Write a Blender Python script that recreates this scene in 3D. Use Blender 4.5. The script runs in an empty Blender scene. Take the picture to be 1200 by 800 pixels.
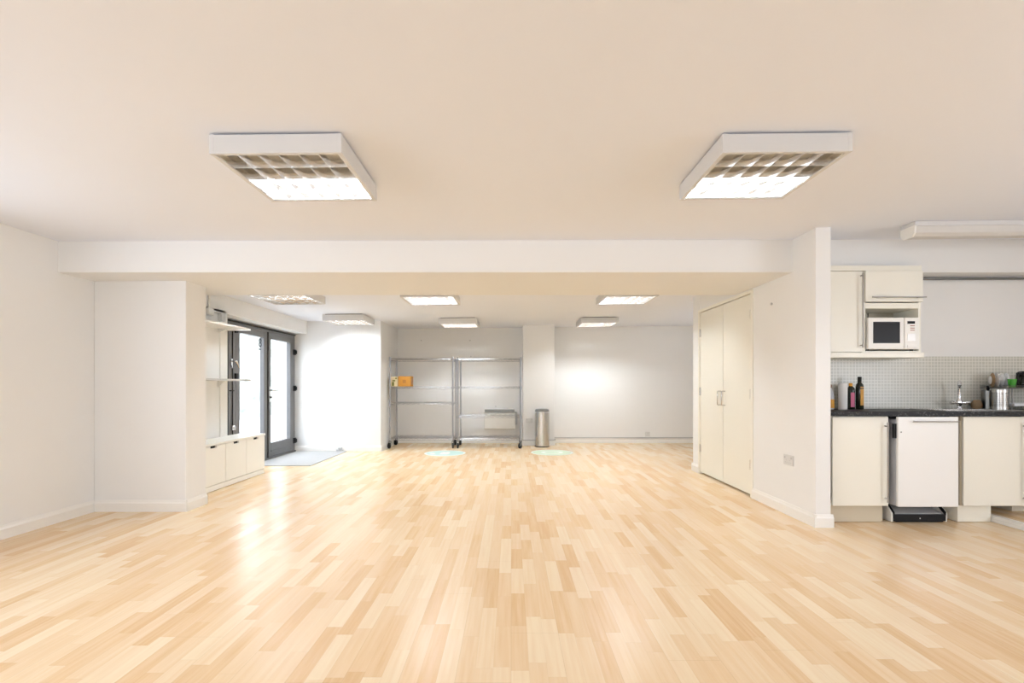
import bpy, bmesh, math, random
from mathutils import Vector, Matrix
random.seed(7)
S = bpy.context.scene
COL = S.collection
PI = math.pi

# ------------------------------------------------------------------ materials
def srgb(r, g, b):
    f = lambda c: (c/255/12.92) if c/255 <= .04045 else ((c/255+.055)/1.055)**2.4
    return (f(r), f(g), f(b), 1)

def mat(name, col, rough=.5, metal=0, noise=0, nscale=8, bump=0, emit=0, coat=0, spec=.5, trans=0):
    m = bpy.data.materials.new(name); m.use_nodes = True
    nt = m.node_tree; b = nt.nodes['Principled BSDF']
    b.inputs['Base Color'].default_value = col
    b.inputs['Roughness'].default_value = rough
    b.inputs['Metallic'].default_value = metal
    b.inputs['Specular IOR Level'].default_value = spec
    b.inputs['Coat Weight'].default_value = coat
    b.inputs['Transmission Weight'].default_value = trans
    if emit:
        b.inputs['Emission Color'].default_value = col
        b.inputs['Emission Strength'].default_value = emit
    tc = nt.nodes.new('ShaderNodeTexCoord')
    nz = nt.nodes.new('ShaderNodeTexNoise'); nz.inputs['Scale'].default_value = nscale
    nz.inputs['Detail'].default_value = 4
    nt.links.new(tc.outputs['Object'], nz.inputs['Vector'])
    if noise:
        mx = nt.nodes.new('ShaderNodeMix'); mx.data_type = 'RGBA'
        mx.inputs[6].default_value = tuple(c*(1-noise) for c in col[:3])+(1,)
        mx.inputs[7].default_value = tuple(min(1, c*(1+noise)) for c in col[:3])+(1,)
        nt.links.new(nz.outputs['Fac'], mx.inputs[0])
        nt.links.new(mx.outputs[2], b.inputs['Base Color'])
    if bump:
        n2 = nt.nodes.new('ShaderNodeTexNoise'); n2.inputs['Scale'].default_value = nscale*9
        nt.links.new(tc.outputs['Object'], n2.inputs['Vector'])
        bp = nt.nodes.new('ShaderNodeBump'); bp.inputs['Strength'].default_value = bump
        bp.inputs['Distance'].default_value = .004
        nt.links.new(n2.outputs['Fac'], bp.inputs['Height'])
        nt.links.new(bp.outputs['Normal'], b.inputs['Normal'])
    return m

M = {}
M['wall'] = mat('wall_paint', (.83, .832, .826, 1), .6, noise=.012, nscale=2, bump=.06, spec=.3)
M['ceil'] = mat('ceiling_paint', (.83, .862, .94, 1), .8, noise=.012, nscale=1.2, bump=.05, spec=.2)
M['trim'] = mat('gloss_white_trim', (.86, .85, .82, 1), .3, noise=.01, nscale=3)
M['closet'] = mat('cream_door_paint', (.86, .84, .755, 1), .28, noise=.01, nscale=2)
M['unit_white'] = mat('white_laminate', (.86, .86, .82, 1), .35, noise=.008, nscale=3)
M['cream'] = mat('cream_laminate', (.87, .85, .76, 1), .32, noise=.012, nscale=3)
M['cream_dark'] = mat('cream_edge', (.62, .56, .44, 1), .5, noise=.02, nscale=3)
M['fridge'] = mat('white_enamel', (.88, .88, .87, 1), .25, noise=.006, nscale=3)
M['fridge_side'] = mat('grey_enamel', (.55, .56, .6, 1), .35, noise=.01, nscale=3)
M['plastic_white'] = mat('white_plastic', (.85, .84, .80, 1), .35, noise=.01, nscale=10)
M['plate'] = mat('socket_plate_plastic', (.66, .66, .65, 1), .35, noise=.01, nscale=10)
M['plastic_grey'] = mat('grey_plastic', (.5, .5, .5, 1), .45, noise=.02, nscale=10)
M['black'] = mat('black_plastic', (.010, .010, .011, 1), .4, noise=.1, nscale=20, spec=.2)
M['glass_black'] = mat('black_glass', (.010, .007, .006, 1), .3, noise=.05, nscale=4, spec=.15)
M['chrome'] = mat('chrome', (.72, .73, .75, 1), .12, 1, noise=.02, nscale=20)
M['rack'] = mat('zinc_wire', (.40, .41, .44, 1), .3, 1, noise=.04, nscale=20)
M['steel'] = mat('brushed_steel', (.60, .59, .57, 1), .27, 1, noise=.05, nscale=20)
M['nickel'] = mat('brushed_nickel', (.38, .36, .33, 1), .35, 1, noise=.04, nscale=20)
M['prismatic'] = mat('prismatic_diffuser', (.62, .60, .57, 1), .4, noise=.03, nscale=30)
M['steel_dark'] = mat('dark_steel', (.22, .22, .21, 1), .3, 1, noise=.06, nscale=20)
M['frame_grey'] = mat('grey_aluminium_paint', (.135, .135, .14, 1), .42, noise=.03, nscale=10)
M['dark'] = mat('dark_gap', (.02, .018, .015, 1), .9, noise=.1)  # near-black, paints shade in gaps and recesses; also seals and bolt
M['cardboard'] = mat('cardboard', srgb(196, 142, 62), .85, noise=.08, nscale=14, bump=.1)
M['tape'] = mat('brown_tape', srgb(160, 105, 40), .4, noise=.05)
M['carton'] = mat('pale_carton', srgb(225, 212, 178), .6, noise=.03)
M['olive'] = mat('olive_print', srgb(120, 118, 40), .6, noise=.1)
M['louvre'] = mat('mirror_aluminium', (.88, .87, .86, 1), .2, 1, noise=.03, nscale=30)
M['lamp_body'] = mat('lamp_enamel', (.66, .66, .66, 1), .4, noise=.01, nscale=4)
M['tube_off'] = mat('tube_unlit', (.86, .86, .84, 1), .25, noise=.01)
M['tube_on'] = mat('tube_lit', (.90, .955, 1.0, 1), .3, emit=145)
M['tube_cool'] = mat('tube_lit_cool', (.88, .95, 1.0, 1), .3, emit=145)
M['mat'] = mat('door_mat_fibre', (.42, .42, .42, 1), .95, noise=.12, nscale=90, bump=.4)
M['green'] = mat('bright_green', srgb(52, 150, 30), .35, noise=.1, nscale=20)
M['pink'] = mat('pink_label', srgb(205, 105, 140), .5, noise=.08, nscale=30)
M['yellow'] = mat('yellow_label', srgb(215, 160, 70), .5, noise=.12, nscale=30)
M['orange'] = mat('orange_label', srgb(225, 160, 50), .5, noise=.12, nscale=30)
M['brown'] = mat('brown_wood', srgb(120, 75, 40), .6, noise=.15, nscale=20)
M['sponge'] = mat('tan_sponge', srgb(150, 125, 95), .95, noise=.15, nscale=50, bump=.5)
M['bottle'] = mat('dark_bottle_glass', (.010, .014, .008, 1), .08, noise=.1, nscale=10)
M['bottle_clear'] = mat('white_bottle', srgb(200, 203, 208), .25, noise=.03, nscale=10)
M['paper'] = mat('kitchen_paper', (.85, .85, .84, 1), .9, noise=.02, nscale=40, bump=.2)
M['ceramic'] = mat('white_ceramic', (.84, .84, .84, 1), .15, noise=.01)
M['sticker_white'] = mat('sticker_white', (.80, .84, .78, 1), .45, noise=.03, nscale=6)
M['sticker_green'] = mat('sticker_pale_green', srgb(198, 216, 188), .45, noise=.04, nscale=6)
M['sticker_teal'] = mat('sticker_pale_teal', srgb(186, 214, 207), .45, noise=.04, nscale=6)
M['red'] = mat('red_mark', srgb(150, 70, 60), .5, noise=.05)
M['hedge'] = mat('pale_foliage', (.26, .275, .25, 1), .9, noise=.35, nscale=3, bump=.4)
M['pave'] = mat('pale_paving', (.6, .6, .59, 1), .85, noise=.06, nscale=3)

def glass_mat():
    m = bpy.data.materials.new('clear_glazing'); m.use_nodes = True
    nt = m.node_tree; nt.nodes.clear()
    out = nt.nodes.new('ShaderNodeOutputMaterial'); mix = nt.nodes.new('ShaderNodeMixShader')
    tr = nt.nodes.new('ShaderNodeBsdfTransparent'); gl = nt.nodes.new('ShaderNodeBsdfGlossy')
    gl.inputs['Roughness'].default_value = .02
    tr.inputs['Color'].default_value = (.97, .98, .98, 1)
    fr = nt.nodes.new('ShaderNodeFresnel'); fr.inputs['IOR'].default_value = 1.35
    ge = nt.nodes.new('ShaderNodeNewGeometry'); fm = nt.nodes.new('ShaderNodeMath'); fm.operation = 'SUBTRACT'
    fm.inputs[0].default_value = 1; nt.links.new(ge.outputs['Backfacing'], fm.inputs[1])
    fx = nt.nodes.new('ShaderNodeMath'); fx.operation = 'MULTIPLY'
    nt.links.new(fr.outputs[0], fx.inputs[0]); nt.links.new(fm.outputs[0], fx.inputs[1])
    nt.links.new(fx.outputs[0], mix.inputs[0]); nt.links.new(tr.outputs[0], mix.inputs[1])
    nt.links.new(gl.outputs[0], mix.inputs[2]); nt.links.new(mix.outputs[0], out.inputs[0])
    return m
M['glass'] = glass_mat()

def floor_mat(name='maple_strip_floor'):
    m = bpy.data.materials.new(name); m.use_nodes = True
    nt = m.node_tree; N = nt.nodes; L = nt.links; b = N['Principled BSDF']
    tc = N.new('ShaderNodeTexCoord'); sp = N.new('ShaderNodeSeparateXYZ')
    L.new(tc.outputs['Object'], sp.inputs[0])
    def mth(op, a, c=None, d=None):
        n = N.new('ShaderNodeMath'); n.operation = op
        for i, v in enumerate((a, c, d)):
            if v is None: continue
            if isinstance(v, (int, float)): n.inputs[i].default_value = v
            else: L.new(v, n.inputs[i])
        return n.outputs[0]
    def wn(x, y=None):
        n = N.new('ShaderNodeTexWhiteNoise'); n.noise_dimensions = '2D'
        cb = N.new('ShaderNodeCombineXYZ'); L.new(x, cb.inputs[0])
        if y is not None: L.new(y, cb.inputs[1])
        L.new(cb.outputs[0], n.inputs['Vector']); return n.outputs['Value']
    W = .07
    u = mth('DIVIDE', sp.outputs[0], W); r = mth('FLOOR', u)
    rnd = wn(r); rnd2 = wn(mth('ADD', r, 513.3))
    ln = mth('MULTIPLY_ADD', rnd2, .30, .30)
    v = mth('ADD', mth('DIVIDE', sp.outputs[1], ln), mth('MULTIPLY', rnd, 17.0))
    c = mth('FLOOR', v)
    tone = wn(r, c)
    # three strips to a board
    r3 = mth('FLOOR', mth('DIVIDE', u, 3.0))
    v3 = mth('ADD', mth('DIVIDE', sp.outputs[1], 1.28), mth('MULTIPLY', wn(mth('ADD', r3, 91.7)), 9.0))
    # grain
    mp = N.new('ShaderNodeMapping'); mp.inputs['Scale'].default_value = (52, 2.2, 1)
    cb = N.new('ShaderNodeCombineXYZ')
    L.new(sp.outputs[0], cb.inputs[0]); L.new(sp.outputs[1], cb.inputs[1]); L.new(mth('MULTIPLY', tone, 40.0), cb.inputs[2])
    L.new(cb.outputs[0], mp.inputs['Vector'])
    g = N.new('ShaderNodeTexNoise'); g.inputs['Scale'].default_value = 1.0; g.inputs['Detail'].default_value = 5
    g.inputs['Roughness'].default_value = .55
    L.new(mp.outputs[0], g.inputs['Vector'])
    fac = mth('ADD', mth('MULTIPLY', tone, .86), mth('MULTIPLY', mth('SUBTRACT', g.outputs['Fac'], .5), .95))
    fac = mth('ADD', fac, .06)
    cr = N.new('ShaderNodeValToRGB'); e = cr.color_ramp.elements
    e[0].position = 0; e[0].color = FL[0]
    e[1].position = 1; e[1].color = FL[3]
    a = cr.color_ramp.elements.new(.3); a.color = FL[1]
    a = cr.color_ramp.elements.new(.62); a.color = FL[2]
    L.new(fac, cr.inputs[0])
    # seams
    def edge(x, w):
        f = mth('FRACT', x); d = mth('MINIMUM', f, mth('SUBTRACT', 1.0, f)); return mth('LESS_THAN', d, w)
    seam = mth('MAXIMUM', edge(mth('DIVIDE', u, 3.0), .0045), edge(v3, .0009))
    fine = mth('MAXIMUM', edge(u, .012), edge(v, .003))
    dark = mth('MAXIMUM', mth('MULTIPLY', seam, .22), mth('MULTIPLY', fine, .10))
    mx = N.new('ShaderNodeMix'); mx.data_type = 'RGBA'; mx.inputs[7].default_value = (.30, .17, .08, 1)
    L.new(dark, mx.inputs[0]); L.new(cr.outputs[0], mx.inputs[6])
    L.new(mx.outputs[2], b.inputs['Base Color'])
    b.inputs['Roughness'].default_value = .27
    b.inputs['Specular IOR Level'].default_value = .4
    bp = N.new('ShaderNodeBump'); bp.inputs['Strength'].default_value = .12; bp.inputs['Distance'].default_value = .002
    L.new(mth('SUBTRACT', 1.0, seam), bp.inputs['Height'])
    L.new(bp.outputs[0], b.inputs['Normal'])
    return m
FL = [(.69, .455, .25, 1), (.75, .54, .325, 1), (.785, .60, .39, 1), (.825, .68, .475, 1)]
M['floor'] = floor_mat()

def tile_mat():
    m = bpy.data.materials.new('mosaic_tile'); m.use_nodes = True
    nt = m.node_tree; N = nt.nodes; L = nt.links; b = N['Principled BSDF']
    tc = N.new('ShaderNodeTexCoord'); sp = N.new('ShaderNodeSeparateXYZ'); cb = N.new('ShaderNodeCombineXYZ')
    L.new(tc.outputs['Object'], sp.inputs[0])
    L.new(sp.outputs[0], cb.inputs[0]); L.new(sp.outputs[2], cb.inputs[1])
    br = N.new('ShaderNodeTexBrick'); br.offset = 0; br.squash = 1
    br.inputs['Color1'].default_value = (.53, .53, .465, 1); br.inputs['Color2'].default_value = (.57, .565, .50, 1)
    br.inputs['Mortar'].default_value = (.75, .74, .68, 1)
    br.inputs['Scale'].default_value = 1; br.inputs['Mortar Size'].default_value = .0028
    br.inputs['Brick Width'].default_value = .028; br.inputs['Row Height'].default_value = .028
    L.new(cb.outputs[0], br.inputs['Vector']); L.new(br.outputs['Color'], b.inputs['Base Color'])
    b.inputs['Roughness'].default_value = .25
    return m
M['tile'] = tile_mat()

def worktop_mat():
    m = bpy.data.materials.new('black_speckled_laminate'); m.use_nodes = True
    nt = m.node_tree; N = nt.nodes; L = nt.links; b = N['Principled BSDF']
    tc = N.new('ShaderNodeTexCoord'); nz = N.new('ShaderNodeTexNoise'); nz.inputs['Scale'].default_value = 70
    L.new(tc.outputs['Object'], nz.inputs['Vector'])
    cr = N.new('ShaderNodeValToRGB'); e = cr.color_ramp.elements
    e[0].position = .56; e[0].color = (.018, .018, .02, 1); e[1].position = .78; e[1].color = (.16, .155, .15, 1)
    L.new(nz.outputs['Fac'], cr.inputs[0]); L.new(cr.outputs[0], b.inputs['Base Color'])
    b.inputs['Roughness'].default_value = .45; b.inputs['Specular IOR Level'].default_value = .2
    return m
M['worktop'] = worktop_mat()

# ------------------------------------------------------------------ mesh builder
class MB:
    def __init__(s): s.bm = bmesh.new()
    def hexa(s, p):          # 8 points: bottom 4 ccw, top 4 ccw
        v = [s.bm.verts.new(q) for q in p]
        for f in ((3,2,1,0),(4,5,6,7),(0,1,5,4),(1,2,6,5),(2,3,7,6),(3,0,4,7)):
            s.bm.faces.new([v[i] for i in f])
        return s
    def box(s, x0, x1, y0, y1, z0, z1):
        return s.hexa([(x0,y0,z0),(x1,y0,z0),(x1,y1,z0),(x0,y1,z0),(x0,y0,z1),(x1,y0,z1),(x1,y1,z1),(x0,y1,z1)])
    def prism(s, pts, d):
        d = Vector(d); n = len(pts)
        a = [s.bm.verts.new(p) for p in pts]; b = [s.bm.verts.new(Vector(p)+d) for p in pts]
        s.bm.faces.new(a); s.bm.faces.new(b[::-1])
        for i in range(n): s.bm.faces.new([a[i], b[i], b[(i+1)%n], a[(i+1)%n]])
        return s
    def cyl(s, p0, p1, r0, r1=None, seg=12, cap=True):
        r1 = r0 if r1 is None else r1
        p0, p1 = Vector(p0), Vector(p1); d = (p1-p0).normalized()
        u = d.orthogonal().normalized(); w = d.cross(u)
        A = []; B = []
        for i in range(seg):
            t = 2*PI*i/seg; o = u*math.cos(t)+w*math.sin(t)
            A.append(s.bm.verts.new(p0+o*r0)); B.append(s.bm.verts.new(p1+o*r1))
        for i in range(seg): s.bm.faces.new([A[i], A[(i+1)%seg], B[(i+1)%seg], B[i]])
        if cap: s.bm.faces.new(A[::-1]); s.bm.faces.new(B)
        return s
    def tube(s, pts, r, seg=8, rs=None):
        P = [Vector(p) for p in pts]; rings = []
        u = None
        for i, p in enumerate(P):
            d = ((P[min(i+1, len(P)-1)]-P[max(i-1, 0)])).normalized()
            if u is None: u = d.orthogonal().normalized()
            else: u = (u - d*u.dot(d)).normalized()
            w = d.cross(u); rr = rs[i] if rs else r
            rings.append([s.bm.verts.new(p+(u*math.cos(2*PI*k/seg)+w*math.sin(2*PI*k/seg))*rr) for k in range(seg)])
        for a, b in zip(rings, rings[1:]):
            for k in range(seg): s.bm.faces.new([a[k], a[(k+1)%seg], b[(k+1)%seg], b[k]])
        s.bm.faces.new(rings[0][::-1]); s.bm.faces.new(rings[-1])
        return s
    def lathe(s, c, prof, seg=24, axis='z'):
        c = Vector(c); rings = []
        for r, h in prof:
            ring = []
            for k in range(seg):
                t = 2*PI*k/seg; q = (r*math.cos(t), r*math.sin(t), h)
                if axis == 'x': q = (q[2], q[0], q[1])
                if axis == 'y': q = (q[0], q[2], q[1])
                ring.append(s.bm.verts.new(c+Vector(q)))
            rings.append(ring)
        for a, b in zip(rings, rings[1:]):
            for k in range(seg): s.bm.faces.new([a[k], a[(k+1)%seg], b[(k+1)%seg], b[k]])
        s.bm.faces.new(rings[0][::-1]); s.bm.faces.new(rings[-1])
        return s
    def build(s, name, m, parent=None, bevel=0, smooth=False, base=True):
        bmesh.ops.recalc_face_normals(s.bm, faces=s.bm.faces[:])
        org = Vector((0,0,0)); p = parent
        while p is not None: org += p.location; p = p.parent
        loc = Vector((0,0,0))
        if parent is None and base:
            xs = [v.co.x for v in s.bm.verts]; ys = [v.co.y for v in s.bm.verts]; zs = [v.co.z for v in s.bm.verts]
            loc = Vector(((min(xs)+max(xs))/2, (min(ys)+max(ys))/2, min(zs)))
        for v in s.bm.verts: v.co -= org+loc
        if smooth:
            for f in s.bm.faces: f.smooth = True
        me = bpy.data.meshes.new(name); s.bm.to_mesh(me); s.bm.free()
        if smooth:
            try: me.set_sharp_from_angle(angle=math.radians(40))
            except Exception: pass
        me.materials.append(M[m] if isinstance(m, str) else m)
        o = bpy.data.objects.new(name, me); COL.objects.link(o)
        o.location = loc; o.parent = parent
        if bevel:
            b = o.modifiers.new('bevel', 'BEVEL'); b.width = bevel; b.segments = 2; b.limit_method = 'ANGLE'
            b.harden_normals = False
        return o

def tag(o, label=None, cat=None, group=None, kind=None):
    if label: o['label'] = label
    if cat: o['category'] = cat
    if group: o['group'] = group
    if kind: o['kind'] = kind
    return o
def thing(name, label, cat, loc, group=None):
    o = bpy.data.objects.new(name, None); COL.objects.link(o); o.location = loc; o.empty_display_size = .1
    return tag(o, label, cat, group)
def struct(name, mb, m, label, cat, bevel=0):
    return tag(mb.build(name, m, base=False, bevel=bevel), label, cat, kind='structure')

zf = lambda x: 2.305 + .011*x       # ceiling height near the camera
zb = lambda x: 2.2205 + .011*x      # ceiling height beyond the beam
yb = lambda x: 4.1495 + .0299*x     # front face of the beam
zu = lambda x: 1.1 + 133*yb(x)/587  # underside of the beam
ye = lambda x: yb(x)*133/106.3      # back face of the beam
XL, XR, YR = -3.655, 5.45, -3.4

# ------------------------------------------------------------------ the shell
struct('floor', MB().box(-3.75, 5.55, YR-.1, 9.8, -.1, 0), 'floor', 'pale maple strip laminate floor with a soft sheen', 'floor')
c = MB()
c.hexa([(-3.85,YR-.1,zf(-3.85)),(5.6,YR-.1,zf(5.6)),(5.6,yb(5.6)+.05,zf(5.6)),(-3.85,yb(-3.85)+.05,zf(-3.85)),
        (-3.85,YR-.1,2.6),(5.6,YR-.1,2.6),(5.6,yb(5.6)+.05,2.6),(-3.85,yb(-3.85)+.05,2.6)])
struct('ceiling', c, 'ceil', 'wide plain white ceiling over the front of the room', 'ceiling')
c = MB()
x0, x1 = -3.85, 4.3
c.hexa([(x0,ye(x0)-.05,zb(x0)),(x1,ye(x1)-.05,zb(x1)),(x1,9.85,zb(x1)),(x0,9.85,zb(x0)),
        (x0,ye(x0)-.05,2.6),(x1,ye(x1)-.05,2.6),(x1,9.85,2.6),(x0,9.85,2.6)])
struct('ceiling_back', c, 'ceil', 'white ceiling of the back area beyond the beam', 'ceiling')
def beam(x0, x1, back):
    return MB().hexa([(x0,yb(x0),zu(x0)),(x1,yb(x1),zu(x1)),(x1,back(x1),zu(x1)),(x0,back(x0),zu(x0)),
                      (x0,yb(x0),2.5),(x1,yb(x1),2.5),(x1,back(x1),2.5),(x0,back(x0),2.5)])
struct('beam', beam(XL-.05, 2.40, ye), 'wall', 'deep white ceiling beam crossing the whole room', 'beam', .006)
struct('beam_kitchen', beam(2.48, XR, lambda x: 4.5), 'wall', 'white downstand beam above the kitchen wall cabinets', 'beam')

# left wall with the entrance opening
LWIN = ((-.8, 1.0), (1.25, 3.05)); WZ0, WZ1 = 1.0, 2.05
w = MB()
w.box(-3.85, XL, YR-.1, 6.36, 0, WZ0); w.box(-3.85, XL, YR-.1, 6.36, WZ1, 2.5)
for a, b_ in ((YR-.1, -.8), (1.0, 1.25), (3.05, 6.36)): w.box(-3.85, XL, a, b_, WZ0, WZ1)
w.box(-3.85, XL, 6.36, 8.42, 1.957, 2.5); w.box(-3.85, XL, 8.405, 8.5, 0, 1.957)
struct('wall_left', w, 'wall', 'off-white left wall holding the glazed entrance', 'wall')
struct('pillar', MB().box(XL, -2.85, 4.39, 4.68, 0, 2.3), 'wall', 'white square pier projecting from the left wall below the beam', 'pillar', .006)
struct('bulkhead', MB().box(XL, -3.43, 4.66, 8.43, 1.968, 2.4), 'wall', 'white boxed bulkhead running above the glazed entrance', 'bulkhead', .006)
struct('wall_entrance_side', MB().box(XL, -3.43, 4.66, 6.03, 0, 2.0), 'wall', 'white wall with two shelves between the pier and the entrance', 'wall', .004)
struct('wall_back_left', MB().box(-3.85, -2.19, 8.42, 9.8, 0, 2.4), 'wall', 'brightly lit white wall beside the glazed entrance', 'wall', .006)
struct('wall_back', MB().box(-2.25, 4.3, 9.65, 9.8, 0, 2.4), 'wall', 'white back wall behind the wire racks', 'wall')
struct('pillar_back', MB().box(.217, .80, 9.25, 9.70, 0, 2.4), 'wall', 'shallow white pier on the back wall behind the steel bin', 'pillar', .006)
bw = MB(); bw.box(4.15, 4.3, 6.45, 7.5, 0, 2.4); bw.box(4.15, 4.3, 8.3, 9.7, 0, 2.4); bw.box(4.15, 4.3, 7.5, 8.3, 0, 1.2); bw.box(4.15, 4.3, 7.5, 8.3, 1.9, 2.4)
g = MB()
for q in ((7.5, 7.55, 1.2, 1.9), (8.25, 8.3, 1.2, 1.9), (7.5, 8.3, 1.2, 1.25), (7.5, 8.3, 1.85, 1.9)): g.box(4.2, 4.26, *q)
struct('window_6', g, 'trim', 'added white framed fill-light opening round the corner behind the closet', 'window')  # unseen opening, added to brighten the back wall
struct('wall_back_right', bw, 'wall', 'white side wall of the back area behind the closet', 'wall')
p = MB()
p.box(2.37, 2.49, 3.90, 4.925, 0, 2.5); p.box(2.37, 2.49, 6.31, 6.53, 0, 2.5); p.box(2.37, 2.49, 4.925, 6.31, 2.03, 2.5)
struct('wall_partition', p, 'wall', 'white partition wall between the main room and the kitchen', 'wall', .005)
struct('wall_closet_end', MB().box(2.49, 4.2, 6.42, 6.53, 0, 2.4), 'wall', 'end wall of the closet facing the back area', 'wall')
k = MB(); k.box(2.49, 5.55, 4.45, 4.55, 0, 2.5)
struct('wall_kitchen', k, 'wall', 'plain off-white wall behind the kitchen run', 'wall')
rw = MB(); rw.box(XR, XR+.1, YR-.1, -1.0, 0, 2.5); rw.box(XR, XR+.1, 1.8, 4.5, 0, 2.5); rw.box(XR, XR+.1, -1.0, 1.8, 0, .6); rw.box(XR, XR+.1, -1.0, 1.8, 2.0, 2.5)
g = MB()
for q in ((-1.0, -.95, .6, 2.0), (1.75, 1.8, .6, 2.0), (.375, .425, .6, 2.0), (-1.0, 1.8, .6, .65), (-1.0, 1.8, 1.95, 2.0)): g.box(XR+.03, XR+.08, *q)
struct('window_7', g, 'trim', 'added white framed fill-light opening in the right wall', 'window')  # unseen opening, added to light the kitchen fronts
struct('wall_right', rw, 'wall', 'white right wall of the room', 'wall')
RWIN = ((-3.3, -1.2), (-.9, 1.2)); RZ0, RZ1 = 1.25, 2.1  # rear openings out of view, added as fill light
r = MB(); r.box(-3.85, 5.55, YR-.1, YR, 0, RZ0); r.box(-3.85, 5.55, YR-.1, YR, RZ1, 2.5)
for a, b_ in ((-3.85, -3.3), (-1.2, -.9), (1.2, 5.55)): r.box(a, b_, YR-.1, YR, RZ0, RZ1)
struct('wall_rear', r, 'wall', 'white rear wall with two added fill-light windows', 'wall')
for i, (a, b_) in enumerate(RWIN):
    g = MB()
    for q in ((a, a+.05, RZ0, RZ1), (b_-.05, b_, RZ0, RZ1), ((a+b_)/2-.025, (a+b_)/2+.025, RZ0, RZ1), (a, b_, RZ0, RZ0+.05), (a, b_, RZ1-.05, RZ1)):
        g.box(q[0], q[1], YR-.08, YR-.02, q[2], q[3])
    struct('window_%d' % (i+4), g, 'trim', 'added white framed rear window for fill light', 'window')
for i, (a, b_) in enumerate(LWIN):
    g = MB()
    for q in ((a, a+.05, WZ0, WZ1), (b_-.05, b_, WZ0, WZ1), ((a+b_)/2-.025, (a+b_)/2+.025, WZ0, WZ1), (a, b_, WZ0, WZ0+.05), (a, b_, WZ1-.05, WZ1)):
        g.box(XL-.12, XL-.06, q[0], q[1], q[2], q[3])
    struct('window_%d' % (i+1), g, 'frame_grey', 'grey framed shopfront window', 'window')
hb = bmesh.new()
bmesh.ops.create_grid(hb, x_segments=90, y_segments=16, size=.5)
from mathutils import noise as mnoise
for v in hb.verts:
    y, z = 2+(v.co.x+.5)*28, (v.co.y+.5)*4.2
    q = Vector((y, z, 0))
    top = .5*mnoise.noise(q*.5)*(z/4.2)
    v.co = Vector((-9.2 + .35*mnoise.noise(q*1.3) + .15*mnoise.noise(q*4) - .6*(z/4.2)**3, y, z+top))
bmesh.ops.solidify(hb, geom=hb.faces[:], thickness=.9)
hm = MB(); hm.bm.free(); hm.bm = hb
tag(hm.build('hedge', 'hedge'), 'pale sunlit hedge across the street, seen faintly through the glazed entrance', 'hedge', kind='stuff')
struct('pavement', MB().box(-14, XL-.1, -2, 30, -.12, -.02), 'pave', 'pale paving outside the glazed entrance', 'pavement')

# backsplash
struct('trim_1', MB().box(2.49, XR, 4.440, 4.4495, .9, 1.36), 'tile', 'small beige square mosaic tiling above the worktop', 'backsplash')

# baseboards
def base(name, p0, p1, n, label, h=.1, t=.015):
    p0, p1, n = Vector((*p0, 0)), Vector((*p1, 0)), Vector((*n, 0))
    prof = [(0, 0), (t, 0), (t, h*.72), (t*.55, h*.86), (t*.35, h), (0, h)]
    mb = MB().prism([p0+n*a+Vector((0, 0, z)) for a, z in prof], p1-p0)
    return struct(name, mb, 'trim', label, 'baseboard')
base('baseboard_left', (XL, YR), (XL, 4.39), (1, 0), 'white baseboard along the left wall')
base('baseboard_pillar_front', (XL, 4.39), (-2.835, 4.39), (0, -1), 'white baseboard on the front of the left pier')
base('baseboard_pillar_side', (-2.85, 4.376), (-2.85, 4.68), (1, 0), 'white baseboard on the side of the left pier')
base('baseboard_partition', (2.37, 3.886), (2.37, 4.91), (-1, 0), 'white baseboard along the partition wall beside the closet')
base('baseboard_partition_end', (2.355, 3.90), (2.505, 3.90), (0, -1), 'white baseboard on the end of the partition wall')
base('baseboard_closet', (2.37, 6.325), (2.37, 6.545), (-1, 0), 'short white baseboard beyond the closet doors')
base('baseboard_closet_end', (2.355, 6.53), (4.15, 6.53), (0, 1), 'white baseboard on the closet end wall')
base('baseboard_entrance', (XL, 8.42), (-2.175, 8.42), (0, -1), 'white baseboard on the bright wall by the entrance')
base('baseboard_return', (-2.19, 8.406), (-2.19, 9.65), (1, 0), 'white baseboard on the short return wall beside the racks')
base('baseboard_back', (-2.19, 9.65), (.217, 9.65), (0, -1), 'white baseboard on the back wall behind the racks', .095)
base('baseboard_pillar_back', (.205, 9.25), (.812, 9.25), (0, -1), 'white baseboard on the back pier behind the bin', .095)
base('baseboard_back_right', (.80, 9.65), (4.15, 9.65), (0, -1), 'white baseboard on the bare back wall', .095)
# thin grey strip along the top of the back baseboards
tr = MB(); tr.box(-2.15, .20, 9.628, 9.65, .094, .112); tr.box(.20, .815, 9.23, 9.25, .094, .110); tr.box(.82, 4.1, 9.628, 9.65, .094, .112)
tr.box(.80, .82, 9.23, 9.65, .094, .110)
struct('trim_2', tr, 'plastic_grey', 'thin grey strip on top of the back baseboard', 'trim')

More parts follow.
